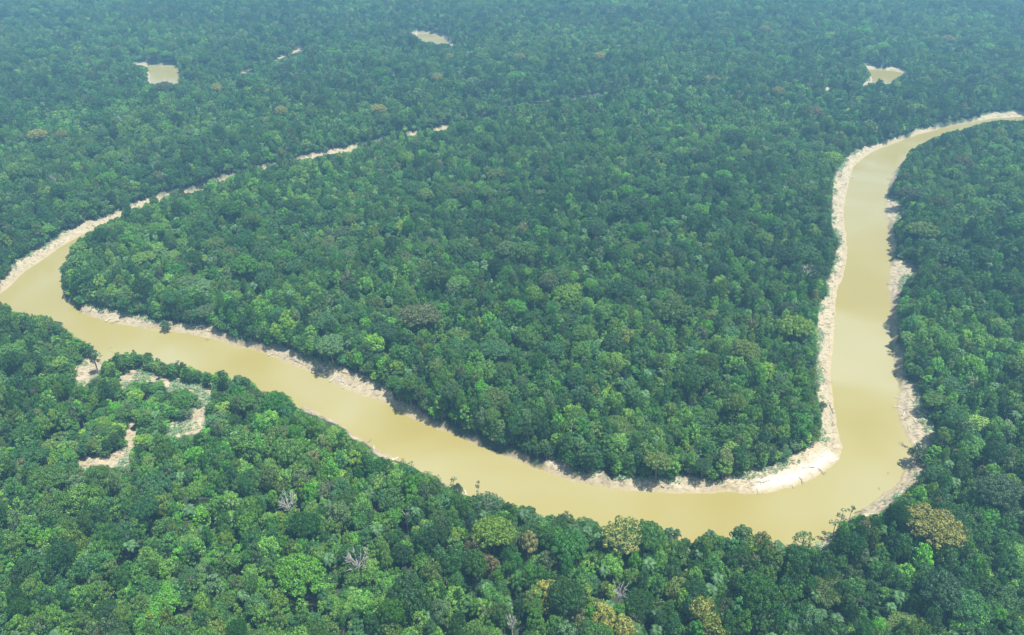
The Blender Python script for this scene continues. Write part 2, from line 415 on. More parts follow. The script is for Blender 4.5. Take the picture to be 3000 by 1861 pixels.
me = mesh_np("ground", np.column_stack([P, z]), F, M_ground, True)
sandc = ground([(2360,1385)], 1)[0]
bar = np.array([ground([(2230,1425)], 1)[0], ground([(2330,1395)], 1)[0], ground([(2430,1340)], 1)[0]])
ds = np.min([np.hypot(*(P - (bar[k] * (1 - t) + bar[k + 1] * t)).T) for k in (0, 1) for t in np.linspace(0, 1, 9)], 0)
sand = np.clip(1.2 - ds / 5.5 + (vnoise(P[:, 0], P[:, 1], 4, 21) - .5) * .8, 0, 1) * mud
for nm, arr in (('mud', mud), ('water_dist', np.maximum(dW, 0)), ('sand', sand)):
    at = me.attributes.new(nm, 'FLOAT', 'POINT'); at.data.foreach_set('value', arr.astype(np.float32))
g = bpy.data.objects.new("ground", me); C.objects.link(g); tag(g, kind='structure')
print("ground verts", len(P))
wv = np.array([(-5200, -1500, 0), (5200, -1500, 0), (5200, 4500, 0), (-5200, 4500, 0)], float)
# the water sheet: only where the bed is cut below it does it show
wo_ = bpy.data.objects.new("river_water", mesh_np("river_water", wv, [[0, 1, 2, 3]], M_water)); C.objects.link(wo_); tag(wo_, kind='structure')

# ------------------------------------------------------------------ tree building
def unit(v): return v / (np.linalg.norm(v, axis=-1, keepdims=True) + 1e-9)
def leaves_to_mesh(name, pos, nrm, size, seed, rnd=.52, aspect=.62):
    r = np.random.default_rng(seed); n = len(pos)
    nn = unit(nrm + rnd * r.normal(size=(n, 3)))
    t = unit(np.cross(nn, r.normal(size=(n, 3)))); b = np.cross(nn, t)
    s = (size * r.uniform(.6, 1.3, n))[:, None]
    t = t * s; b = b * s * aspect; dr = nn * s * .25
    V = np.stack([pos - t - dr, pos - b * .9, pos + t - dr, pos + b * .9], 1).reshape(-1, 3)
    F = np.arange(4 * n).reshape(-1, 4)
    return V, F
def lobes_points(lob, density, seed, under=.35):
    """points on the outer surface of a cluster of leafy lobes: lob rows = x,y,z,r,squash"""
    r = np.random.default_rng(seed); PP, NN = [], []
    for i, (x, y, zz, rad, sq) in enumerate(lob):
        n = int(density * 4 * math.pi * rad * rad * .7)
        d = unit(r.normal(size=(n, 3)))
        keep = (d[:, 2] > -.25) | (r.random(n) < under)
        d = d[keep]
        rr = rad * r.uniform(.78, 1.06, len(d))[:, None]
        p = np.array([x, y, zz]) + d * rr * [1, 1, sq]
        ins = np.zeros(len(p), bool)
        for j, (a, b, c, q, s2) in enumerate(lob):
            if j != i: ins |= (((p - [a, b, c]) / [1, 1, s2]) ** 2).sum(1) < (q * .82) ** 2
        PP.append(p[~ins]); NN.append(d[~ins])
    return np.concatenate(PP), np.concatenate(NN)
def tube(pts, rads, k=6):
    pts = np.asarray(pts, float); V, F = [], []
    for i, (p, r_) in enumerate(zip(pts, rads)):
        a = pts[min(i + 1, len(pts) - 1)] - pts[max(i - 1, 0)]; a = a / (np.linalg.norm(a) + 1e-9)
        u = np.cross(a, [0.3, 0.9, 0.2]); u /= np.linalg.norm(u); w = np.cross(a, u)
        for q in range(k):
            t = 2 * math.pi * q / k; V.append(p + r_ * (math.cos(t) * u + math.sin(t) * w))
    for i in range(len(pts) - 1):
        for q in range(k):
            F.append([i * k + q, i * k + (q + 1) % k, (i + 1) * k + (q + 1) % k, (i + 1) * k + q])
    return np.array(V), np.array(F)
def join(parts):
    V, F, o = [], [], 0
    for v, f in parts: V.append(v); F.append(np.asarray(f) + o); o += len(v)
    return np.concatenate(V), np.concatenate(F)

def make_lobes(kind, seed):
    r = np.random.default_rng(seed)
    L = []
    if kind == 'dome':
        R, H, rz = 5.3, 20., 6.0; zc = H - rz; n = 34; lr = (1.0, 1.8)
    elif kind == 'umbrella':
        R, H, rz = 9.4, 25., 5.4; zc = H - rz; n = 105; lr = (1.1, 1.9)
    elif kind == 'narrow':
        R, H, rz = 3.3, 19., 6.6; zc = H - rz; n = 24; lr = (.9, 1.5)
    elif kind == 'loose':
        R, H, rz = 6., 20., 4.0; zc = H - rz; n = 26; lr = (.8, 1.4)
    elif kind == 'lumpy':
        R, H, rz = 6.2, 21., 6.4; zc = H - rz; n = 26; lr = (1.2, 2.6)
    elif kind == 'ragged':
        R, H, rz = 5.0, 21., 7.2; zc = H - rz; n = 34; lr = (.8, 1.7)
    elif kind == 'tier':
        R, H, rz = 5.6, 19., 2.2; zc = H - rz; n = 36; lr = (.7, 1.4)
    elif kind == 'bush':
        R, H, rz = 3.6, 8., 3.2; zc = H - rz; n = 22; lr = (.8, 1.4)
    ga = math.pi * (3 - 5 ** .5); ph = r.uniform(0, 6.28)
    st = 1 + r.uniform(-.18, .18)
    for i in range(n):
        f = (i + .5) / n
        cz = 1 - f * (1.18 if rz < .6 * R else 1.55); rad = math.sqrt(max(0, 1 - cz * cz)) if cz > 0 else math.sqrt(max(.05, 1 - .6 * cz * cz))
        a = ph + i * ga + r.uniform(-.35, .35)
        rr = R * (.80 + .34 * r.random()); q = r.uniform(*lr)
        L.append((rad * (rr - q * .6) * math.cos(a) * st, rad * (rr - q * .6) * math.sin(a) / st, zc + cz * (rz - q * .5) + r.uniform(-1.0, 1.0) * (2.2 if kind == 'ragged' else 1), q, r.uniform(.7, .95)))
    if kind not in ('loose', 'ragged'):
        L.append((0, 0, zc - .3, R * .62, min(1, rz / R)))
    return np.array(L), H, R, zc
def crown_mesh(name, kind, seed, leaf, dens):
    L, H, R, zc = make_lobes(kind, seed)
    p, n = lobes_points(L, dens, seed + 5)
    V, F = leaves_to_mesh(name, p, n, leaf, seed + 9)
    return V, F, L, H, R, zc
def trunk_geo(L, H, R, zc, seed, nb=6):
    r = np.random.default_rng(seed)
    w = .022 * H
    fork = zc - R * .25
    bx, by = r.uniform(-.5, .5, 2)
    parts = [tube([(0, 0, -.6), (0, 0, .8), (bx * .6, by * .6, fork * .5), (bx, by, fork), (bx, by, zc + 1)], [w * 1.9, w * 1.15, w, w * .8, w * .35])]
    for i in r.choice(len(L), min(nb, len(L)), replace=False):
        e = L[i, :3]; s = np.array([bx, by, fork])
        m_ = s * .5 + e * .5 + [0, 0, -R * .08]
        parts.append(tube([s, m_, e], [w * .55, w * .38, w * .14], 5))
    return join(parts)

NEAR = {}   # kind index -> (crown mesh, trunk mesh, H, R)
kinds = [('dome', 11), ('dome', 12), ('umbrella', 13), ('narrow', 14), ('loose', 15), ('lumpy', 16), ('lumpy', 17), ('dome', 18), ('umbrella', 19), ('narrow', 20), ('lumpy', 22), ('bush', 21), ('ragged', 23), ('ragged', 24), ('tier', 25)]
protos_near, protos_far = [], []
for i, (k, s) in enumerate(kinds):
    V, F, L, H, R, zc = crown_mesh(k, k, s, .40 if k != 'loose' else .38, 6.6 if k != 'loose' else 4.6)
    cm = mesh_np("crown_" + k, V, F, M_leaf)
    tv, tf = trunk_geo(L, H, R, zc, s, 10 if k in ('umbrella', 'loose') else 6)
    tm = mesh_np("trunk_" + k, tv, tf, M_bark, True)
    NEAR[i] = (cm, tm, H, R, k)
    V2, F2 = join([(V, F), (tv, tf)])
    me = mesh_np("tree_near_" + k, V2, F2); me.materials.append(M_leaf); me.materials.append(M_bark)
    mi = np.zeros(len(F2), np.int32); mi[len(F):] = 1; me.polygons.foreach_set('material_index', mi)
    protos_near.append(me)
    Vf, Ff, *_ = crown_mesh(k, k, s, .80, 1.7)
    protos_far.append(mesh_np("tree_far_" + k, Vf, Ff, M_leaf))
print("crown faces", [len(p.polygons) for p in protos_near])

# palm: a ring of arching feather fronds
def palm_geo(seed, R=3.4, H=14., nf=17):
    r = np.random.default_rng(seed); V, F = [], []
    for k in range(nf):
        a = k * 2.4 + r.uniform(-.2, .2); up = r.uniform(.1, 1.15)
        d = np.array([math.cos(a), math.sin(a), 0]); side = np.array([-d[1], d[0], 0])
        for j in range(9):
            t = (j + 1) / 9.
            def pt(t): return np.array([0, 0, H]) + d * R * t * math.cos(up * .6) + np.array([0, 0, 1]) * (R * (up * t - .95 * t * t))
            p, q = pt(t - .11), pt(t)
            lw = .85 * math.sin(math.pi * min(1, t * .85 + .12)) + .1
            for sgn in (1, -1):
                o = len(V)
                V += [p, q, q + side * sgn * lw + (q - p) * .8 - [0, 0, lw * .45], p + side * sgn * lw + (q - p) * .5 - [0, 0, lw * .45]]
                F.append([o, o + 1, o + 2, o + 3])
    return np.array(V), np.array(F)
def palm_trunk(H=14.): return tube([(0, 0, -.5), (.1, 0, H * .4), (0, .15, H * .8), (0, 0, H + .1)], [.26, .2, .17, .16])
pv, pf = palm_geo(3); tv, tf = palm_trunk()
palm_crown = mesh_np("palm_crown", pv, pf, M_leaf); palm_tr = mesh_np("palm_trunk", tv, tf, M_bark, True)
protos_near.append(mesh_np("palm_all", *join([(pv, pf)]), M_leaf)); protos_far.append(protos_near[-1])
PALM = len(protos_near) - 1
BUSH = 11

# ------------------------------------------------------------------ tints (foliage base colours)
G = {'mid green': (.040, .105, .030), 'dark green': (.022, .068, .024), 'bluish green': (.030, .090, .045), 'bright green': (.052, .155, .022),
     'yellow green': (.085, .165, .030), 'olive': (.058, .105, .034), 'grey green': (.058, .105, .062), 'brownish': (.085, .100, .055),
     'deep green': (.024, .085, .018), 'fresh green': (.065, .145, .038)}
names = list(G)
pw = np.array([.27, .17, .13, .08, .04, .06, .06, .012, .10, .09]); pw /= pw.sum()
Gc = np.array([G[n] for n in names]) * [1.74, 1.68, 1.10]

# ------------------------------------------------------------------ named single trees: (x, y of the crown in the photo, width in px, kind index, tint, tint2, label, category, name)
och = (.42, .31, .075); och2 = (.26, .23, .06); cream = (.42, .38, .13)
specials = [
 (2745,1535,150,2,(.215,.17,.055),(.27,.20,.06),'big ochre brown dome crown right of the river bend','flowering_tree'),
 (1828,1562,120,8,(.09,.19,.04),(.40,.38,.13),'green crown covered in cream flower sprays at the lower riverbank','flowering_tree'),
 (1612,1730,92,6,(.44,.37,.09),(.27,.27,.06),'mustard yellow flowering crown standing below the river','flowering_tree'),
 (1770,1795,70,5,(.46,.36,.10),(.33,.29,.08),'golden flowering crown at the bottom edge, its left half','flowering_tree'),
 (1825,1830,80,6,(.44,.37,.11),(.24,.25,.06),'golden flowering crown at the bottom edge, its right half','flowering_tree'),
 (2060,1772,80,5,(.42,.27,.09),(.14,.20,.04),'rusty orange and green crown near the bottom edge','flowering_tree'),
 (2095,1825,85,6,(.07,.16,.02),(.33,.20,.06),'bright green crown with orange flower patches near the bottom edge','flowering_tree'),
 (2235,1578,62,0,(.26,.22,.08),(.10,.13,.04),'tan flowering crown beside the tall dark bank tree','flowering_tree'),
 (1398,1592,68,5,(.16,.11,.045),(.11,.10,.04),'low rusty brown crown left of the cream flowered tree','flowering_tree'),
 (2178,1562,66,3,(.030,.10,.022),(.04,.12,.02),'tall dark green tree rising at the water edge','broadleaf_tree'),
 (1452,1535,66,6,(.12,.22,.03),(.08,.19,.02),'bright lime green round crown below the river','broadleaf_tree'),
 (700,1150,48,0,(.055,.24,.012),(.07,.26,.02),'vivid emerald crown near the left riverbank','broadleaf_tree'),
 (1038,1338,44,3,(.20,.32,.03),(.16,.30,.02),'small luminous lime tree by the left riverbank','broadleaf_tree'),
 (845,1530,45,0,(.10,.30,.03),(.08,.24,.02),'small vivid green crown below the bleached tree','broadleaf_tree'),
 (722,1282,52,4,(.17,.22,.05),(.26,.30,.09),'pale feathery yellow green crown by the muddy clearing','broadleaf_tree'),
 (1840,978,52,5,(.17,.25,.04),(.26,.30,.06),'glowing yellow green crown inside the river bend','broadleaf_tree'),
 (2085,930,44,0,(.28,.28,.10),(.14,.17,.05),'pale cream flowering crown inside the river bend','flowering_tree'),
 (1430,1072,62,1,(.09,.21,.035),(.13,.26,.05),'light green umbrella crown inside the river bend','broadleaf_tree'),
 (1602,1068,55,7,(.07,.19,.035),(.10,.23,.04),'light green crown right of the umbrella crown','broadleaf_tree'),
 (1555,985,60,5,(.10,.22,.03),(.08,.18,.03),'bright green crown above the light umbrella crown','broadleaf_tree'),
 (1230,918,110,8,(.11,.15,.05),(.14,.16,.06),'broad brownish olive crown inside the river bend','broadleaf_tree'),
 (1027,812,60,5,(.15,.12,.085),(.12,.12,.07),'greyish pink crown left of the broad olive crown','broadleaf_tree'),
 (1645,795,50,5,(.10,.20,.03),(.08,.18,.03),'lime crown high inside the river bend','broadleaf_tree'),
 (1192,750,40,0,(.20,.23,.10),(.12,.17,.06),'pale straw tinted crown above the broad olive crown','broadleaf_tree'),
 (672,745,50,2,(.21,.21,.07),(.12,.15,.05),'pale yellowish umbrella crown near the left end of the peninsula','flowering_tree'),
 (825,765,42,0,(.16,.20,.06),(.12,.17,.05),'pale yellow green crown right of the yellowish umbrella','broadleaf_tree'),
 (1040,783,34,0,(.10,.23,.03),(.12,.24,.03),'small lime crown above the greyish pink crown','broadleaf_tree'),
 (935,825,42,6,(.08,.20,.03),(.07,.17,.03),'fresh green crown left of the greyish pink crown','broadleaf_tree'),
 (770,652,48,7,(.065,.20,.03),(.08,.20,.03),'fresh green crown on the left half of the peninsula','broadleaf_tree'),
 (562,592,40,6,(.10,.25,.03),(.08,.20,.03),'vivid lime crown near the narrow mud channel','broadleaf_tree'),
 (1225,473,44,7,(.05,.17,.03),(.06,.17,.03),'deep green round crown far across the peninsula','broadleaf_tree'),
 (1553,350,34,3,(.16,.34,.03),(.12,.28,.03),'brightest lime tree in the far forest','broadleaf_tree'),
 (1040,338,36,0,(.10,.23,.03),(.08,.2,.03),'small lime crown in the far forest','broadleaf_tree'),
 (2155,200,20,0,(.16,.30,.05),(.12,.25,.04),'tiny lime crown near the far right pool','broadleaf_tree'),
 (1107,316,40,2,och,och2,'ochre umbrella crown in the far forest','flowering_tree'),
 (1280,224,34,2,(.33,.26,.07),och2,'mustard umbrella crown below the far middle pool','flowering_tree'),
 (1757,161,42,2,(.34,.22,.07),och2,'rusty ochre umbrella crown high in the far forest','flowering_tree'),
 (1523,163,28,2,(.32,.19,.07),och2,'small rusty crown left of the rusty umbrella','flowering_tree'),
 (1318,164,24,2,(.34,.19,.08),och2,'small orange crown under the far middle pool','flowering_tree'),
 (108,390,46,2,och,och2,'ochre crown at the left edge of the far forest','flowering_tree'),
 (180,392,30,2,(.24,.18,.06),och2,'smaller ochre crown right of the left edge one','flowering_tree'),
 (634,255,34,2,och,och2,'ochre crown right of the far left pool','flowering_tree'),
 (822,321,38,2,(.33,.27,.07),och2,'yellow ochre crown between the far pools','flowering_tree'),
 (775,268,30,2,(.30,.25,.07),och2,'pale mustard crown between the far pools','flowering_tree'),
 (548,175,28,2,(.26,.18,.07),och2,'faint brown crown beside the far left pool','flowering_tree'),
 (480,249,46,2,(.17,.15,.06),(.1,.12,.05),'brown tinged crown just below the far left pool','flowering_tree'),
 (2085,222,50,2,(.26,.22,.06),(.12,.15,.04),'yellow flat topped crown in the far right forest','flowering_tree'),
 (2280,265,36,2,(.28,.18,.06),och2,'orange brown crown left of the far right pool','flowering_tree'),
 (2390,325,50,2,(.20,.15,.06),(.14,.13,.05),'brown umbrella crown below the far right pool','flowering_tree'),
 (2780,112,38,2,(.26,.19,.07),och2,'ochre umbrella crown beyond the far right pool','flowering_tree'),
 (2240,82,28,2,(.33,.24,.08),och2,'yellow ochre crown at the top of the far forest','flowering_tree'),
 (2275,32,24,2,(.36,.22,.08),och2,'small orange crown near the top edge','flowering_tree'),
 (1535,14,22,2,(.34,.20,.08),och2,'tiny orange crown at the top edge','flowering_tree'),
 (2820,470,56,2,(.15,.12,.055),(.1,.11,.05),'flat brownish crown on the right bank','flowering_tree'),
 (2665,300,20,0,(.16,.28,.05),(.12,.25,.04),'little lime crown on the far side of the right channel','broadleaf_tree'),
 (2790,740,100,2,(.035,.105,.028),(.045,.12,.03),'very broad green dome crown on the right bank','broadleaf_tree'),
 (2930,1430,120,8,(.06,.125,.05),(.075,.135,.06),'broad grey green dome at the right edge','broadleaf_tree'),
 (2760,1715,120,2,(.045,.115,.045),(.05,.125,.05),'broad bluish crown below the big ochre dome','broadleaf_tree'),
 (1385,1635,76,7,(.04,.11,.045),(.045,.115,.048),'round bluish crown under the rusty brown one','broadleaf_tree'),
 (1325,1640,72,5,(.035,.12,.02),(.04,.13,.02),'rich green crown left of the round bluish one','broadleaf_tree'),
 (955,1432,66,4,(.11,.14,.09),(.15,.16,.12),'thin grey crown with pale limbs below the left riverbank','broadleaf_tree'),
 (1338,1428,34,11,(.035,.09,.04),(.05,.10,.05),'dark bush standing alone on the near mud bank','shrub'),
 (2412,1182,26,11,(.07,.16,.05),(.08,.18,.05),'green bush on the mud of the inner bank','shrub'),
 (2700,1308,56,11,(.10,.15,.08),(.07,.12,.05),'greyish leaning bush over the outer bend','shrub'),
 (2355,1578,64,4,(.13,.25,.06),(.16,.28,.08),'pale green open crowned tree on the muddy landing','broadleaf_tree'),
 (1430,1465,78,4,(.08,.15,.07),(.10,.18,.08),'airy pale green tree leaning at the near bank','broadleaf_tree'),
 (650,1098,30,3,(.035,.105,.03),(.04,.12,.03),'slim tree standing up against the water left of the emerald crown','broadleaf_tree'),
 (268,1030,26,3,(.04,.11,.045),(.05,.12,.045),'slim tree beside the upper mud patch','broadleaf_tree'),
 (478,932,30,11,(.055,.15,.04),(.06,.15,.04),'green bush on the inner bank of the left reach','shrub'),
]
bare = [(842,1468,64,'bleached leafless tree with spreading limbs in the lower left forest'),(1047,1642,70,'pale leafless tree with many upright limbs near the bottom'),
        (2371,785,46,'bleached leafless tree beside the right channel'),(365,345,44,'pale leafless crown in the far left forest'),
        (1500,1815,34,'thin grey leafless tree at the bottom edge'),(1190,1500,30,'tall crooked pale snag below the river'),(609,1487,22,'short broken white snag in the lower left forest'),
        (158,518,26,'faint grey leafless crown at the left'),(1815,1725,44,'small silvery leafless crown between the golden crowns')]
palms_sp = [(1962,1556,34,'taller of two palms against the water'),(1984,1560,28,'shorter of two palms against the water'),(2082,1563,34,'single palm crown poking over the bank trees'),
            (162,952,22,'lone palm on the left bank')]
thin = [(1182,1350,26,'left end of the row of thin saplings on the near bank'),(1205,1358,22,'second thin sapling from the left on the near bank'),(1252,1387,26,'sapling in the middle of the near bank strip'),(1282,1398,26,'thin forked sapling on the near bank'),
        (1328,1404,24,'light sapling above the dark bush'),(1400,1422,20,'tallest thin sapling against the water'),(2470,1502,34,'slender pale green sapling at the outer bend'),(2498,1490,26,'tall slender sapling reaching over the water'),
        (2450,1532,34,'lower pale sapling at the outer bend'),(1322,1420,20,'small sapling left of the dark bush'),(520,1065,26,'hazy pale sapling by the clearing')]

# ------------------------------------------------------------------ scatter the forest
def field(sp, y0, y1, jit=.42, seed=1):
    r = np.random.default_rng(seed); out = []
    y = y0; k = 0
    while y < y1:
        w = .642 * (y * .861 + 168) * 1.1 + 30
        x = np.arange(-w, w, sp) + (k % 2) * sp * .5
        out.append(np.stack([x + r.uniform(-jit, jit, len(x)) * sp, y + r.uniform(-jit, jit, len(x)) * sp], 1))
        y += sp * .87; k += 1
    return np.concatenate(out)
def px_center_ground(x, y, zc): return ground([(x, y)], zc)[0]

sp_pos = []
for (x, y, w, k, t1, t2, lab, nm) in specials:
    H, R = NEAR[k][2], NEAR[k][3]
    p = ground([(x, y)], 22)[0]
    for _ in range(4):
        s = to_px(np.array([p[0], p[1], 20.]))[1]
        R_ = (w / 2) / s; sc = R_ / R
        hz = 1.0 if k == 11 else max(.75, min(1.25, 1.15 if sc > .8 else .95))
        Hc = H * (sc if k == 11 else hz)
        p = ground([(x, y)], 5 + Hc * .86)[0]
    sp_pos.append((p[0], p[1], sc, Hc / H, R_))
SP = np.array(sp_pos)

big = field(30, 190, 2550, .45, 3)
small = field(5.4, 190, 1100, .45, 4)
small2 = field(6.6, 1100, 2560, .45, 5)
small = np.concatenate([small[small[:, 1] < 1100], small2])
edge = field(4.2, 190, 1500, .45, 6)
_, eW, _, eT = terrain(edge)
eP = np.min([sdist(edge, t, 12) for t in P_patch], 0)
edge = edge[((eW > 3) & (eT > -3.0) & (eT < 7.5)) | ((eW > 3) & (eP > 1) & (eP < 9))]
under = field(11.0, 190, 1000, .45, 8)
under = under[terrain(under)[1] > 8]                        # young growth filling the gaps between the big trees
edge = np.concatenate([edge, under])
cand = np.concatenate([big, small, edge]); isbig = np.arange(len(cand)) < len(big); isedge = np.arange(len(cand)) >= len(big) + len(small)
nC = len(cand)
kind = rng.choice([0, 1, 3, 4, 5, 6, 7, 9, 10, PALM, 12, 13, 14], nC, p=[.10, .10, .10, .05, .09, .09, .09, .09, .04, .035, .085, .085, .045])
kind = np.where(isbig, rng.choice([2, 8, 5, 10], nC, p=[.4, .35, .15, .1]), kind)
sxy = (.48 + .50 * rng.random(nC) ** 1.2) * np.where(isbig, 1.25 * rng.uniform(.75, 1.15, nC), 1) * np.where(isbig & (kind > 4) & (kind != 8), 1.35, 1)
er = rng.random(nC)
kind = np.where(isedge, np.where(er < .55, BUSH, np.where(er < .8, 9, 3)), kind)
cn = vnoise(cand[:, 0], cand[:, 1], 45, 31)
sz = rng.uniform(.48, 1.25, nC) + .40 * (cn - .5) + np.where(isbig, .08, 0)
gap = rng.random(nC) < .10
sz = np.where(gap & ~isbig, sz * .6, sz)
sz = np.where(isedge, np.where(kind == BUSH, rng.uniform(.6, 1.5, nC), rng.uniform(.4, .7, nC)), sz)
sxy = np.where(isedge, np.where(kind == BUSH, rng.uniform(.7, 1.15, nC), rng.uniform(.7, 1.0, nC)), sxy)
sz = np.where(kind == PALM, rng.uniform(1.0, 1.35, nC), sz); sxy = np.where(kind == PALM, rng.uniform(.9, 1.25, nC), sxy)
tz, tdW, tmud, tdT = terrain(cand)
Hk = np.array([NEAR[k][2] if k in NEAR else 14. for k in range(PALM + 1)]); Rk = np.array([NEAR[k][3] if k in NEAR else 3.4 for k in range(PALM + 1)])
alive = (tdW > 3.0) & ~((rng.random(nC) < .09) & ~isbig & ~isedge)
alive &= ~((vnoise(cand[:, 0], cand[:, 1], 11, 77) > .86) & ~isbig & ~isedge)
# keep clear of the crowns of big and of named trees
gh = {}
def near_big(c, pts, rad):
    hit = np.zeros(len(c), bool)
    order = np.argsort(c[:, 1]); ysrt = c[order, 1]
    for (x, y), r_ in zip(pts, rad):
        a, b = np.searchsorted(ysrt, (y - r_, y + r_)); ii = order[a:b]
        hit[ii] |= (c[ii, 0] - x) ** 2 + (c[ii, 1] - y) ** 2 < r_ * r_
    return hit
spx = SP[:, :2]
sz = np.where((tdT < 6) & ~isedge, sz * .8, sz)
dPc = np.min([sdist(cand, t, 40) for t in P_patch], 0)
lowz = (dPc < 24)
sz = np.where(lowz & ~isedge, sz * .55, sz)
alive &= ~(lowz & isbig)
alive &= ~near_big(cand, spx, SP[:, 4] * .62)
bare_p = np.array([ground([(x, y)], 24)[0] for x, y, w, l in bare])
alive &= ~near_big(cand, bare_p, np.full(len(bare), 3.6))
front = near_big(cand, bare_p - [0, 9], np.full(len(bare), 8.0)); sz = np.where(front & ~isbig, np.minimum(sz, .78), sz); alive &= ~(front & isbig)
bigl = np.nonzero(isbig & alive)[0]
hb = near_big(cand, cand[bigl], Rk[kind[bigl]] * sxy[bigl] * .55)
alive &= ~(hb & ~isbig)
# a tree never stands where it would cover the open water or mud seen in the photo: shrink it, else drop it
def blocked(idx, kd, s_xy, s_z):
    b = np.zeros(len(idx), bool)
    H = Hk[kd] * s_z * 1.05; R = Rk[kd] * s_xy * 1.08
    for (ox, oy, oz) in ((0, 0, 1.0), (-.8, 0, .82), (.8, 0, .82), (-.5, 0, .94), (.5, 0, .94), (0, -.8, .75), (-.9, 0, .68), (.9, 0, .68), (0, -.9, .55), (0, 0, .12), (-.65, -.65, .62), (.65, -.65, .62), (-.65, .5, .8), (.65, .5, .8), (0, 0, .4)):
        q = np.stack([cand[idx, 0] + ox * R, cand[idx, 1] + oy * R, tz[idx] + oz * H], 1)
        b |= is_open(to_px(q)[0])
    return b
idx = np.nonzero(alive)[0]
for f, fx in ((.85, .9), (.7, .8), (.55, .65), (0, 0)):
    bl = idx[blocked(idx, kind[idx], sxy[idx], sz[idx])]
    if f == 0:
        # last chance: a low bush
        kind[bl] = BUSH; sxy[bl] = rng.uniform(.6, .9, len(bl)); sz[bl] = rng.uniform(.45, .7, len(bl))
        b2 = bl[blocked(bl, kind[bl], sxy[bl], sz[bl])]; alive[b2] = False
    else:
        sz[bl] *= f / (.85 if f < .85 else 1) if f < .85 else f; sxy[bl] *= fx if f == .85 else .9
idx = np.nonzero(alive)[0]
print("trees", len(idx), "big", alive[isbig].sum())

ti = rng.choice(len(names), nC, p=pw)
ti = np.where(isbig & (ti == names.index('brownish')), names.index('grey green'), ti)
# species drift: neighbouring patches favour darker or fresher greens
pn = vnoise(cand[:, 0], cand[:, 1], 120, 41)
sw = rng.random(nC)
ti = np.where((pn > .6) & (sw < .35), names.index('dark green'), ti)
ti = np.where((pn < .4) & (sw < .30), names.index('fresh green'), ti)
ti = np.where(kind == PALM, names.index('bluish green'), ti)
tint = Gc[ti] * rng.uniform(.68, 1.38, (nC, 1)) * (1 + rng.normal(0, .06, (nC, 3)))
tint = tint * (.86 + .32 * vnoise(cand[:, 0], cand[:, 1], 160, 91) + .14 * (vnoise(cand[:, 0], cand[:, 1], 50, 92) - .5))[:, None]
tint = np.where(isbig[:, None], tint * .82, tint)
tint[kind == PALM] = np.array([.05, .12, .04]) * rng.uniform(.7, 1.3, (int((kind == PALM).sum()), 1))
tint2 = tint * rng.uniform(.85, 1.3, (nC, 1)) * np.array([1.12, 1.05, .95])
rot = rng.uniform(0, 2 * math.pi, nC)

# ------------------------------------------------------------------ individuals (the trees that show largest)
crown_px, s_px = to_px(np.stack([cand[:, 0], cand[:, 1], tz + Hk[kind] * sz * .85], 1))
size_px = Rk[kind] * sxy * s_px
inframe = (crown_px[:, 0] > 10) & (crown_px[:, 0] < 2990) & (crown_px[:, 1] > 5) & (crown_px[:, 1] < 1850)
cands_i = idx[inframe[idx] & (kind[idx] != PALM) & (kind[idx] != BUSH)]
order = cands_i[np.argsort(-size_px[cands_i])]
# those hidden behind a taller neighbour on the camera side do not count
chosen = []
allb = idx
bx = np.round(crown_px[:, 0] / 60).astype(int); by = np.round(crown_px[:, 1] / 60).astype(int)
cell = {}
for i in allb:
    if inframe[i]: cell.setdefault((bx[i], by[i]), []).append(i)
for i in order:
    hid = False
    for a in (-1, 0, 1):
        for b in (-1, 0, 1, 2):
            for j in cell.get((bx[i] + a, by[i] + b), ()):
                if j != i and cand[j, 1] < cand[i, 1] and abs(crown_px[j, 0] - crown_px[i, 0]) < .7 * size_px[j] and abs(crown_px[j, 1] - crown_px[i, 1]) < .6 * size_px[j]:
                    hid = True
    if not hid: chosen.append(i)
    if len(chosen) >= 255: break
chosen = np.array(chosen)
palm_idx = idx[(kind[idx] == PALM) & inframe[idx]]
palm_idx = palm_idx[np.argsort(-s_px[palm_idx])][:24]

LM = []     # landmarks for labels: (x, y, phrase)
def mk_root(name, x, y, zz, rz=0., s=(1, 1, 1)):
    o = bpy.data.objects.new(name, None); C.objects.link(o)
    o.location = (x, y, zz); o.rotation_euler = (0, 0, rz); o.scale = s; o.empty_display_size = 1
    return o
def part(name, me, root, t1=None, t2=None):
    o = bpy.data.objects.new(name, me); C.objects.link(o); o.parent = root
    if t1 is not None: o['tint'] = [float(v) for v in t1]; o['tint2'] = [float(v) for v in t2]
    return o

def soft(t): return (t[0] * .84, max(t[1], .99 * t[0]) * .86, t[2] * (.75 if t[0] > .2 else .9))
for (x, y, w, k, t1, t2, lab, nm), (gx, gy, sc, hz, R_) in zip(specials, SP):
    t1, t2 = soft(t1), soft(t2)
    zz = float(terrain(np.array([[gx, gy]]))[0][0]); zz = max(zz, .2)
    r_ = mk_root(nm, gx, gy, zz, random.uniform(0, 6.28), (sc, sc, hz))
    part('crown', NEAR[k][0], r_, t1, t2)
    part('trunk', NEAR[k][1], r_)
    cat = {'flowering_tree': 'flowering tree', 'broadleaf_tree': 'tree', 'shrub': 'bush'}[nm]
    tag(r_, lab, cat)

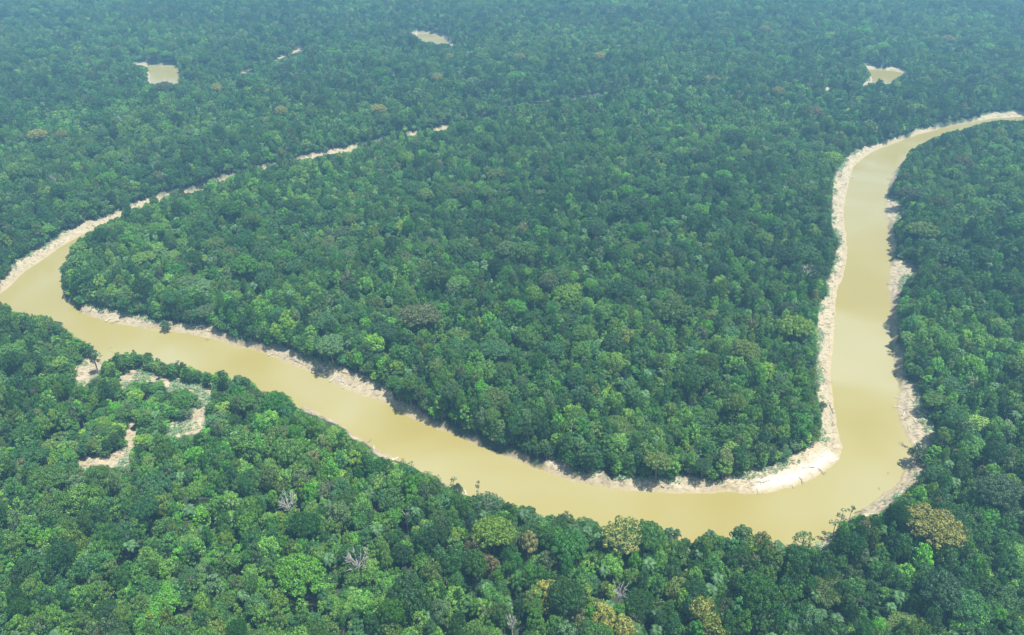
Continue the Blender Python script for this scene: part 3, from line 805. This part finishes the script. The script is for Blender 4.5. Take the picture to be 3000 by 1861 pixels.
def limb_tree(seed, H, R, n_l, upright=.7):
    """a leafless tree: trunk, crooked limbs, forked twigs"""
    r = np.random.default_rng(seed)
    fork = H * .55
    trunk = tube([(0, 0, -.5), (.2, 0, H * .25), (-.1, .2, fork), (.15, .1, H * .78)], [.55, .42, .34, .14], 7)
    limbs = []
    for i in range(n_l):
        a = i * 2.4 + r.uniform(-.4, .4); d = np.array([math.cos(a), math.sin(a), 0])
        s = np.array([0, 0, fork + r.uniform(-.6, 1) * H * .12])
        e = s + d * R * r.uniform(.6, 1.05) + [0, 0, H * .42 * r.uniform(.35, 1) * upright]
        m_ = s * .55 + e * .45 + [r.uniform(-.5, .5), r.uniform(-.5, .5), -.4]
        g_ = [tube([s, m_, e], [.17, .12, .05], 5)]
        for q in range(7):
            t = r.uniform(.3, .95); b = (m_ * (1 - t) + e * t); dd = r.normal(size=3) * .5 + d * .4 + [0, 0, .6]
            e2 = b + dd * R * .32
            g_.append(tube([b, b * .5 + e2 * .5 + r.normal(size=3) * .15, e2], [.10, .07, .03], 4))
        limbs.append(join(g_))
    return trunk, limbs
for i, (x, y, w, lab) in enumerate(bare):
    snag = 'snag' in lab
    H, R = (21., 5.6)
    p = ground([(x, y)], 24)[0]; s = float(to_px(np.array([p[0], p[1], 22.]))[1])
    R = max((w / 2) / s, 1.2); H = 24. if not snag else 20.
    p = ground([(x, y)], 5 + H * .80)[0]
    r_ = mk_root('leafless_tree', p[0], p[1], 5, random.uniform(0, 6.28))
    tr, lb = limb_tree(50 + i, H, R, 3 if snag else (20 if w > 60 else 14), 1.1 if 'upright' in lab else .8)
    part('trunk', mesh_np('bare_trunk', *tr, M_pale, True), r_)
    for l in lb: part('limb', mesh_np('bare_limb', *l, M_pale, True), r_)
    tag(r_, lab, 'dead tree')
def stand(px, lo, hi):
    for zt in range(lo, hi):
        p = ground([px], zt)[0]; tzz, tw, _, _ = terrain(np.array([p]))
        if tw[0] > 2.5: break
    zz = max(float(tzz[0]), .2)
    return p, zz, zt - zz
for i, (x, y, w, lab) in enumerate(palms_sp):
    p, zz, Hh = stand((x, y), 17, 30); s = float(to_px(np.array([p[0], p[1], 18.]))[1]); sc = (w / 2) / s / 3.4 * 1.1
    r_ = mk_root('palm_tree', p[0], p[1], zz, random.uniform(0, 6.28), (sc, sc, Hh / 14.))
    part('crown', palm_crown, r_, (.03, .075, .03), (.04, .09, .03)); part('trunk', palm_tr, r_); tag(r_, lab, 'palm')
# saplings: thin pole with a few leafy tufts
sap = []
for sd in range(3):
    r = np.random.default_rng(70 + sd)
    L = np.array([(r.uniform(-1.6, 1.6), r.uniform(-1.6, 1.6), 8.6 + r.uniform(-2.4, 1.2), r.uniform(.5, .95), .6) for _ in range(7)] + [(0, 0, 10., .9, .6)])
    p, n = lobes_points(L, 3.0, 80 + sd); V, F = leaves_to_mesh('s', p, n, .42, 90 + sd)
    parts = [tube([(0, 0, -.4), (.15, 0, 5), (0, 0, 9.6)], [.16, .12, .06], 5)] + [tube([(0.05, 0, 6.2 + .2 * q), tuple(L[q, :3])], [.07, .03], 4) for q in range(7)]
    sap.append((mesh_np('sapling_crown', V, F, M_leaf), mesh_np('sapling_stem', *join(parts), M_bark, True)))
for i, (x, y, w, lab) in enumerate(thin):
    p, zz, Hh = stand((x, y), 12, 30); hz = Hh / 8.8; s = float(to_px(np.array([p[0], p[1], 12.]))[1]); sc = (w / 2) / s / 2.1
    r_ = mk_root('sapling', p[0], p[1], zz, random.uniform(0, 6.28), (sc, sc, hz))
    part('crown', sap[i % 3][0], r_, (.085, .15, .06), (.11, .18, .07)); part('stem', sap[i % 3][1], r_); tag(r_, lab, 'sapling')

LM = [(2745,1535,'the big ochre brown dome crown'),(1828,1562,'the cream flowered bank crown'),(1612,1730,'the mustard yellow crown'),(1800,1810,'the bottom golden crown'),
      (2075,1800,'the green and orange crown'),(1452,1535,'the lime green round crown'),(842,1468,'the bleached leafless tree'),(1047,1642,'the pale many-limbed tree'),
      (845,1530,'the small vivid green crown'),(700,1150,'the vivid emerald crown'),(1190,1500,'the crooked pale snag'),(2178,1562,'the tall dark bank tree'),(955,1432,'the thin grey crown'),
      (2760,1715,'the broad bluish crown'),(609,1487,'the short white snag'),(1385,1635,'the round bluish crown'),(2930,1430,'the right edge grey dome'),(300,1360,'the lowest mud patch'),
      (1840,978,'the glowing yellow green crown'),(1430,1072,'the light umbrella crown'),(2790,740,'the very broad green dome'),(1230,918,'the broad olive crown'),(560,592,'the channel side lime crown'),
      (2360,1385,'the white sandbar'),(1338,1428,'the dark near bank bush'),(2700,1308,'the leaning outer bend bush'),(2412,1182,'the inner bank green bush'),
      (1555,350,'the brightest lime tree'),(1757,161,'the rusty ochre umbrella crown'),(472,215,'the far left pool'),(1265,110,'the far middle pool'),(2600,215,'the far right pool'),(2371,785,'the right channel bleached tree')]
ORD = ['nearest','second nearest','third nearest','fourth nearest','fifth nearest','sixth nearest','seventh nearest','eighth nearest','ninth nearest','tenth nearest','eleventh nearest','twelfth nearest']
def place_labels(items):
    """items: (object, description, x, y) -> labels that name a landmark, a side and a rank"""
    G_ = {}
    for o, desc, x, y in items:
        d, lx, ly, ph = min((math.hypot(x - a, y - b), a, b, p) for a, b, p in LM)
        dx, dy = x - lx, y - ly
        if abs(dx) > 2.2 * abs(dy): side = 'right of' if dx > 0 else 'left of'
        elif abs(dy) > 2.2 * abs(dx): side = 'below' if dy > 0 else 'above'
        else: side = ('lower ' if dy > 0 else 'upper ') + ('right of' if dx > 0 else 'left of')
        G_.setdefault((desc, side, ph), []).append((d, id(o), o))
    for (desc, side, ph), L in G_.items():
        L.sort(key=lambda t: t[0])
        for k, (_, _, o) in enumerate(L):
            o['label'] = (f"{desc} {side} {ph}" if len(L) == 1 else f"{desc}, {ORD[min(k, 11)]} {side} {ph}")

shape = {'ragged': 'ragged', 'tier': 'flat topped', 'dome': 'round crowned', 'umbrella': 'broad crowned', 'narrow': 'narrow', 'loose': 'open crowned', 'lumpy': 'lumpy crowned', 'bush': 'low'}
items = []
for i in chosen:
    k = kind[i]
    r_ = mk_root('broadleaf_tree', cand[i, 0], cand[i, 1], tz[i] - .2, rot[i], (sxy[i], sxy[i], sz[i]))
    part('crown', NEAR[k][0], r_, tint[i], tint2[i]); part('trunk', NEAR[k][1], r_)
    tag(r_, cat='tree', group='rainforest trees of the near canopy')
    items.append((r_, f"{names[ti[i]]} {shape[NEAR[k][4]]} tree", *crown_px[i]))
for i in palm_idx:
    r_ = mk_root('palm_tree', cand[i, 0], cand[i, 1], tz[i], rot[i], (sxy[i], sxy[i], sz[i]))
    part('crown', palm_crown, r_, tint[i], tint2[i]); part('trunk', palm_tr, r_)
    tag(r_, cat='palm', group='palms standing in the canopy'); items.append((r_, "green feather palm", *crown_px[i]))
place_labels(items)

# ------------------------------------------------------------------ the rest of the forest: one object of instances
def scatter(name, label, cat, protos, pts, scale, rz, kidx, t1, t2):
    col = bpy.data.collections.new(name + "_kinds")
    for q, me in enumerate(protos):
        o = bpy.data.objects.new("kind_%02d" % q, me); col.objects.link(o)
    me = bpy.data.meshes.new(name); me.vertices.add(len(pts)); me.vertices.foreach_set('co', np.asarray(pts, np.float32).ravel())
    def at(nm, typ, arr, key):
        a = me.attributes.new(nm, typ, 'POINT'); a.data.foreach_set(key, np.ascontiguousarray(arr).ravel())
    n = len(pts)
    at('scl', 'FLOAT_VECTOR', np.asarray(scale, np.float32), 'vector')
    at('rz', 'FLOAT_VECTOR', np.stack([np.zeros(n), np.zeros(n), rz], 1).astype(np.float32), 'vector')
    at('kidx', 'INT', np.asarray(kidx, np.int32), 'value')
    at('tint', 'FLOAT_VECTOR', np.asarray(t1, np.float32), 'vector'); at('tint2', 'FLOAT_VECTOR', np.asarray(t2, np.float32), 'vector')
    ob = bpy.data.objects.new(name, me); C.objects.link(ob)
    ng = bpy.data.node_groups.new(name, 'GeometryNodeTree')
    ng.interface.new_socket("Geometry", in_out='INPUT', socket_type='NodeSocketGeometry')
    ng.interface.new_socket("Geometry", in_out='OUTPUT', socket_type='NodeSocketGeometry')
    gi, go = ng.nodes.new("NodeGroupInput"), ng.nodes.new("NodeGroupOutput")
    ci = ng.nodes.new("GeometryNodeCollectionInfo"); ci.inputs['Collection'].default_value = col
    ci.inputs['Separate Children'].default_value = True; ci.inputs['Reset Children'].default_value = True
    m2p = ng.nodes.new("GeometryNodeMeshToPoints")
    iop = ng.nodes.new("GeometryNodeInstanceOnPoints"); iop.inputs['Pick Instance'].default_value = True
    def na(nm, t):
        a = ng.nodes.new("GeometryNodeInputNamedAttribute"); a.data_type = t; a.inputs['Name'].default_value = nm; return a.outputs['Attribute']
    l = ng.links.new
    l(gi.outputs[0], m2p.inputs[0]); l(m2p.outputs[0], iop.inputs['Points']); l(ci.outputs[0], iop.inputs['Instance'])
    l(na('kidx', 'INT'), iop.inputs['Instance Index'])
    e2r = ng.nodes.new("FunctionNodeEulerToRotation"); l(na('rz', 'FLOAT_VECTOR'), e2r.inputs[0]); l(e2r.outputs[0], iop.inputs['Rotation'])
    l(na('scl', 'FLOAT_VECTOR'), iop.inputs['Scale']); l(iop.outputs[0], go.inputs[0])
    md = ob.modifiers.new("scatter", 'NODES'); md.node_group = ng
    tag(ob, label, cat, kind='stuff')
    return ob
rest = np.setdiff1d(idx, np.concatenate([chosen, palm_idx]))
isfar = cand[rest, 1] > 1000
S = np.stack([sxy, sxy, sz], 1)
scatter('rainforest', 'unbroken rainforest canopy covering the plain on both sides of the river', 'forest', protos_near + protos_far,
        np.column_stack([cand, tz - .2])[rest], S[rest], rot[rest], kind[rest] + np.where(isfar, len(protos_near), 0), tint[rest], tint2[rest])

# low pale growth along the top of the banks and in the clearings
bp_ = rng.uniform([-900, 250], [900, 1500], (480000, 2))
bp_ = bp_[np.abs(bp_[:, 0]) < .642 * (bp_[:, 1] * .861 + 168)]
bz, bW, bm, bT = terrain(bp_)
dens = vnoise(bp_[:, 0], bp_[:, 1], 14, 61)
rel = bW / np.maximum(bW + np.maximum(-bT, 0), 1)
bpx = to_px(np.column_stack([bp_, bz + .8]))[0]
clear = (bW > 55) & is_open(bpx)
near_clear = near_big(bp_, np.array([p.mean(0) for p in P_patch]), np.full(len(P_patch), 22.))
ok = ((bW > 3) & (bW < 50) & (bT < 1.0) & (bT > -40) & (dens > .42) & ((rel > .68) | (bT > -1))) | (near_clear & (dens > .35) & ~is_open(bpx)) | (near_clear & (dens > .60))
bare_strip = near_big(bp_, chaikin(ground(south_water, 0)), np.full(2 * len(south_water), 13.0))   # this strip of mud is bare
bsel = np.nonzero(ok & ~bare_strip)[0][:30000]
V_, F_ = [], []
tufts = []
for sd in range(3):
    L = np.array([(random.uniform(-.8, .8), random.uniform(-.8, .8), .35 + random.uniform(0, .35), random.uniform(.45, .8), .7) for _ in range(4)])
    p, n = lobes_points(L, 7, 100 + sd); tufts.append(mesh_np('low_tuft', *leaves_to_mesh('t', p, n, .24, 110 + sd), M_leaf))
ns = len(bsel)
tc_ = np.array([(.22, .36, .20), (.15, .28, .12), (.27, .38, .24)])[rng.integers(0, 3, ns)]
ss = rng.uniform(.8, 1.9, ns)
scatter('bank_undergrowth', 'pale green low growth along the tops of the mud banks and clearings', 'undergrowth', tufts,
        np.column_stack([bp_, bz])[bsel], np.stack([ss, ss, ss], 1), rng.uniform(0, 6.28, ns), rng.integers(0, 3, ns), tc_, tc_ * 1.15)

# ------------------------------------------------------------------ driftwood
logs = []
for sd in range(6):
    r = np.random.default_rng(200 + sd)
    pts = [(-.5, 0, .10)]; 
    for q in range(1, 6): pts.append((-.5 + q / 5., r.uniform(-.06, .06), .10 + r.uniform(-.01, .03)))
    parts = [tube([(x * 10, y * 10, z_ * 3) for x, y, z_ in pts], [.30, .27, .24, .19, .14, .06], 7)]
    for q in range(4 + sd):
        a = r.uniform(-.35, .45); b = np.array([a * 10, 0, .35]); sg = r.choice([-1, 1]); e = b + [r.uniform(.8, 3), sg * r.uniform(.8, 2.6), r.uniform(.1, 1.2)]
        parts.append(tube([b, b * .5 + e * .5 + r.normal(size=3) * .2, e], [.12, .09, .03], 5))
    if sd % 2 == 0:                                         # root plate
        for q in range(7):
            t = q * .9; parts.append(tube([(-5, 0, .35), (-5.5, math.cos(t) * .9, .5 + math.sin(t) * .7)], [.14, .04], 4))
    v, f = join(parts)
    logs.append((v, f))
lm = [[mesh_np('log', v, f, m, True) for m in (M_bleached, M_drift, M_wet)] for v, f in logs]
lp = rng.uniform([-420, 270], [560, 900], (40000, 2))
lz, lW, lm_, lT = terrain(lp)
lpx, ls = to_px(np.column_stack([lp, lz + .3]))
okl = (lW > .8) & (lT < -1.2) & (lW < 22) & is_open(lpx)
# a downhill direction for each log
sel = []
for i in np.nonzero(okl)[0]:
    if all((lp[i, 0] - lp[j, 0]) ** 2 + (lp[i, 1] - lp[j, 1]) ** 2 > 40 for j in sel): sel.append(i)
    if len(sel) >= 150: break
litems = []
for n_, i in enumerate(sel):
    eps = 1.0
    gx = sdist(lp[i:i + 1] + [eps, 0], W_main)[0] - sdist(lp[i:i + 1] - [eps, 0], W_main)[0]
    gy = sdist(lp[i:i + 1] + [0, eps], W_main)[0] - sdist(lp[i:i + 1] - [0, eps], W_main)[0]
    a = math.atan2(gy, gx) + random.choice([random.gauss(0, .5), random.gauss(math.pi / 2, .4)])
    s_ = random.uniform(.35, .95); m_ = random.choice([0, 0, 1, 1, 2])
    o = bpy.data.objects.new('driftwood_log', lm[random.randrange(6)][m_]); C.objects.link(o)
    o.location = (lp[i, 0], lp[i, 1], lz[i] + .05); o.rotation_euler = (random.uniform(-.1, .1), random.uniform(-.08, .08), a); o.scale = (s_, s_, s_)
    tag(o, cat='driftwood', group='driftwood logs stranded on the mud banks')
    litems.append((o, ['bleached driftwood log', 'weathered brown driftwood log', 'dark wet driftwood log'][m_] + (', long' if s_ > .65 else ', short'), *lpx[i]))
place_labels(litems)
for (x, y, s_, rz, lab) in ((2602,1388,.35,1.2,'upper of two dark snags sticking out of the river at the bend'),(2576,1433,.35,1.4,'lower of two dark snags sticking out of the river at the bend'),
                            (605,996,.5,.3,'dark snag in the water by the inner bank of the left reach'),(2655,1310,1.1,2.3,'thin fallen tree reaching from the outer bend into the water')):
    p = ground([(x, y)], .2)[0]
    o = bpy.data.objects.new('water_snag', lm[3][2]); C.objects.link(o); o.location = (p[0], p[1], -.1); o.rotation_euler = (0, -.25, rz); o.scale = (s_,) * 3
    tag(o, lab, 'driftwood')

# ------------------------------------------------------------------ haze: the humid air over the forest
hm, nt, out = new_mat("humid_air")
pv_ = N(nt, "ShaderNodeVolumePrincipled"); pv_.inputs['Density'].default_value = HAZE_DENSITY; pv_.inputs['Color'].default_value = HAZE_COLOR
pv_.inputs['Anisotropy'].default_value = .1
nt.links.new(pv_.outputs[0], out.inputs['Volume'])
x0, x1, y0, y1, z0, z1 = -5300, 5300, -1600, 4600, -3.0, 345.0
V = [(x, y, z_) for z_ in (z0, z1) for y in (y0, y1) for x in (x0, x1)]
F = [[0, 2, 3, 1], [4, 5, 7, 6], [0, 1, 5, 4], [2, 6, 7, 3], [0, 4, 6, 2], [1, 3, 7, 5]]
h = bpy.data.objects.new('haze', mesh_np('haze', V, F, hm)); C.objects.link(h)
tag(h, 'pale blue humid air over the forest', 'haze', kind='stuff')
print('tufts', ns); print("objects", len(bpy.data.objects))
